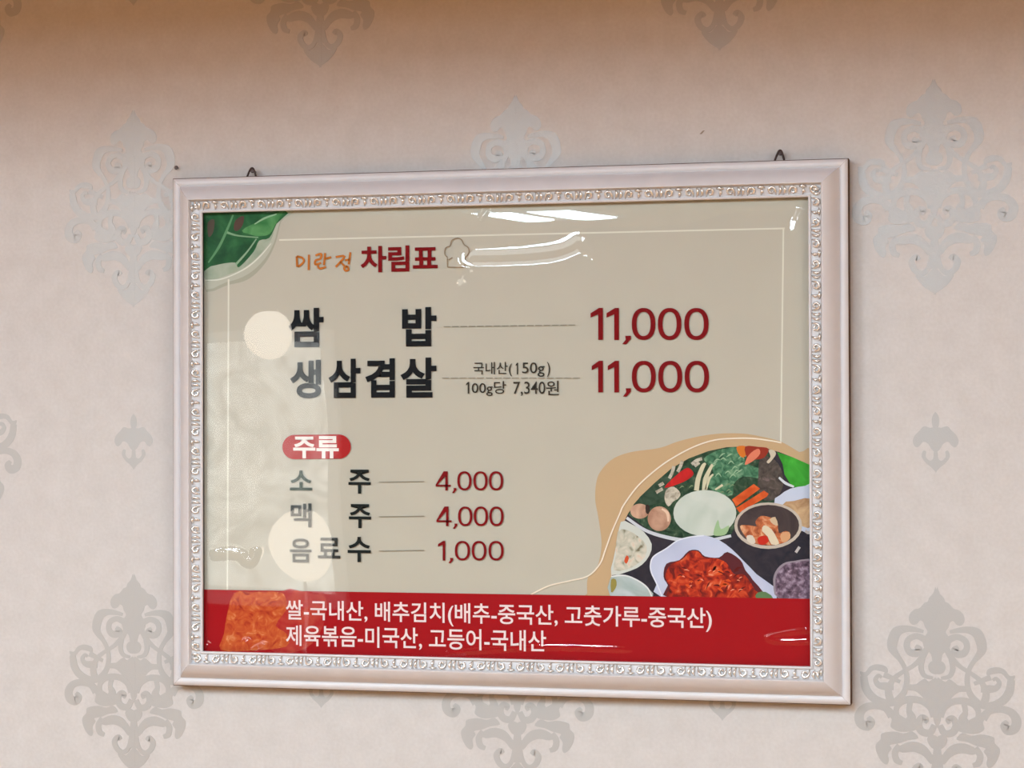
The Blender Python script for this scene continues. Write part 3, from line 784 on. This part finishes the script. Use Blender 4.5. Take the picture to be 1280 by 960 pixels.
# ---- clear plastic cover, slightly buckled
def cover():
    nx, nz = 800, 590
    xs = np.linspace(-OX, OX, nx); zs = np.linspace(-OZ, OZ, nz)
    X, Zg = np.meshgrid(xs, zs)
    h = np.zeros_like(X)
    # gentle overall waviness
    h += 0.00012 * np.sin(2 * math.pi * (X / 0.31 + Zg / 0.9)) + 0.00010 * np.sin(2 * math.pi * (Zg / 0.23 - X / 0.7) + 1.0)
    # pressed in towards the top edge
    d = np.clip((Zg - 0.222) / 0.055, 0, None)
    ss = lambda a, b: (lambda t: t * t * (3 - 2 * t))(np.clip((X - a) / (b - a), 0, 1))
    h -= 0.0022 * d ** 2 * (0.25 + 0.75 * ss(-0.25, -0.12) * (1 - 0.7 * ss(0.2, 0.3)))
    def seg_ridge(pts, a, s, taper=True):
        nonlocal h
        P = np.array([at(p[0], p[1], -0.0285)[[0, 2]] for p in catmull(pts, 6)])
        best = np.full(X.shape, 1e9); amp = np.zeros_like(X)
        n = len(P) - 1
        for i in range(n):
            A, Bq = P[i], P[i + 1]
            L2 = ((Bq - A) ** 2).sum() + 1e-12
            t = np.clip(((X - A[0]) * (Bq[0] - A[0]) + (Zg - A[1]) * (Bq[1] - A[1])) / L2, 0, 1)
            dd = (X - A[0] - t * (Bq[0] - A[0])) ** 2 + (Zg - A[1] - t * (Bq[1] - A[1])) ** 2
            u = (i + t) / n
            w = np.clip(9 * u * (1 - u), 0, 1) if taper else np.ones_like(u)
            m = dd < best
            best[m] = dd[m]; amp[m] = w[m]
        h += a * amp * np.exp(-best / (2 * s * s))
    seg_ridge([(262, 693), (285, 690), (300, 692), (309, 700), (315, 699), (319, 690), (319, 684)], 0.00150, 0.0031)
    seg_ridge([(555, 816), (600, 812.5), (650, 809.5), (700, 808.5), (760, 810.5), (795, 812)], 0.00095, 0.0023)
    seg_ridge([(1016, 787), (990, 789.5), (970, 793.5), (956, 797)], 0.00105, 0.0021)
    seg_ridge([(956, 798), (970, 801), (990, 802), (1016, 801)], 0.00105, 0.0021)
    seg_ridge([(570, 336), (640, 335), (700, 329), (738, 313)], 0.0037, 0.0112)
    seg_ridge([(258, 808), (258.5, 813)], 0.0014, 0.0026, False)
    seg_ridge([(308, 803), (308, 812)], 0.0013, 0.0024, False)
    seg_ridge([(318, 815), (330, 808)], 0.0013, 0.0024, False)
    seg_ridge([(602, 272), (608, 264)], 0.0010, 0.0018, False)
    seg_ridge([(1003, 262), (997, 275), (992, 292)], 0.0015, 0.0030)
    # the sheet stays in front of the print
    V = np.stack([X, -0.0288 - np.clip(h, -0.0018, 0.006), Zg], -1).reshape(-1, 3)
    me = bpy.data.meshes.new('clear_cover')
    idx = np.arange(nx * nz).reshape(nz, nx)
    q = np.stack([idx[:-1, :-1], idx[:-1, 1:], idx[1:, 1:], idx[1:, :-1]], -1).reshape(-1, 4)
    me.vertices.add(len(V)); me.vertices.foreach_set('co', V.astype(np.float32).ravel())
    me.loops.add(q.size); me.loops.foreach_set('vertex_index', q.astype(np.int32).ravel())
    me.polygons.add(len(q)); me.polygons.foreach_set('loop_start', np.arange(0, q.size, 4, dtype=np.int32))
    me.polygons.foreach_set('use_smooth', np.ones(len(q), dtype=bool))
    me.update(); me.validate()
    return me
def cover_material():
    m = bpy.data.materials.new('clear_plastic')
    m.use_nodes = True
    nt = m.node_tree
    nt.nodes.remove(nt.nodes['Principled BSDF'])
    # thin sheet: Schlick reflectance from the angle of incidence, the same from both sides
    ge = nt.nodes.new('ShaderNodeNewGeometry')
    dt = nt.nodes.new('ShaderNodeVectorMath'); dt.operation = 'DOT_PRODUCT'
    nt.links.new(ge.outputs['Normal'], dt.inputs[0]); nt.links.new(ge.outputs['Incoming'], dt.inputs[1])
    ab = nt.nodes.new('ShaderNodeMath'); ab.operation = 'ABSOLUTE'; nt.links.new(dt.outputs['Value'], ab.inputs[0])
    om = nt.nodes.new('ShaderNodeMath'); om.operation = 'SUBTRACT'; om.inputs[0].default_value = 1.0; nt.links.new(ab.outputs[0], om.inputs[1])
    pw = nt.nodes.new('ShaderNodeMath'); pw.operation = 'POWER'; pw.inputs[1].default_value = 5.0; nt.links.new(om.outputs[0], pw.inputs[0])
    ml = nt.nodes.new('ShaderNodeMath'); ml.operation = 'MULTIPLY_ADD'; ml.inputs[1].default_value = 0.95; ml.inputs[2].default_value = 0.046; ml.use_clamp = True
    nt.links.new(pw.outputs[0], ml.inputs[0])
    gl = nt.nodes.new('ShaderNodeBsdfGlossy'); gl.inputs['Roughness'].default_value = 0.014
    tr = nt.nodes.new('ShaderNodeBsdfTransparent')
    mx = nt.nodes.new('ShaderNodeMixShader')
    nt.links.new(ml.outputs[0], mx.inputs[0])
    nt.links.new(tr.outputs[0], mx.inputs[1]); nt.links.new(gl.outputs[0], mx.inputs[2])
    nt.links.new(mx.outputs[0], nt.nodes['Material Output'].inputs['Surface'])
    return m
cv = link('clear_cover', cover(), cover_material(), board); child(cv)
cv['label'] = 'clear buckled plastic cover'

# ---- triangle hanging rings on the top edge, and the nails
M_BRONZE = mat('dark_bronze', (62, 44, 38), 0.4, 0.4, metal=0.5)
YH = -0.012
def nail(px, py, label, out=0.012):
    q = at(px, py, -out)
    t = empty('nail', (q[0], -0.0, q[2]))
    MB().tube([(0, 0.004, 0), (0, -out + .001, 0)], 0.0012, 8).build('shank', M_BRONZE, t)
    MB().tube([(0, -out + .0012, 0), (0, -out, 0)], [0.0026, 0.0022], 10).build('head', M_BRONZE, t)
    return tag(t, label, 'nail', 'nails in the wallpaper')
for (cx, base, apex, lab) in ((315, 221.5, 209.5, 'dark nail carrying the left hanging ring of the frame'), (975, 200.0, 187.5, 'dark nail carrying the right hanging ring of the frame')):
    pts = [(cx - 7.5, base + 4), (cx - 5.5, base - 2), (cx - 2.2, apex + 2.5), (cx, apex + 0.6), (cx + 2.2, apex + 2.5), (cx + 4.6, base - 2), (cx + 6, base + 4)]
    P3 = [at(p[0], p[1], YH) for p in pts]
    P3 = [np.array([p[0], p[1], p[2]]) for p in P3]
    rg = MB().tube(catmull(P3, 4), 0.0013, 8).build('hanging_ring', M_BRONZE, board, True); child(rg)
    q0, q1 = at(cx - 9, base + 5, YH), at(cx + 8, base + 5, YH)
    pt = MB().box(q0[0], q1[0], YH - 0.001, YH + 0.001, 0.3178 - 0.016, 0.3178 - 0.0005).build('ring_plate', M_BRONZE, board); child(pt)
    nail(cx, apex + 4.2, lab, 0.0125)
nail(219.8, 209.3, 'bare dark nail above the top left corner of the frame', 0.006)
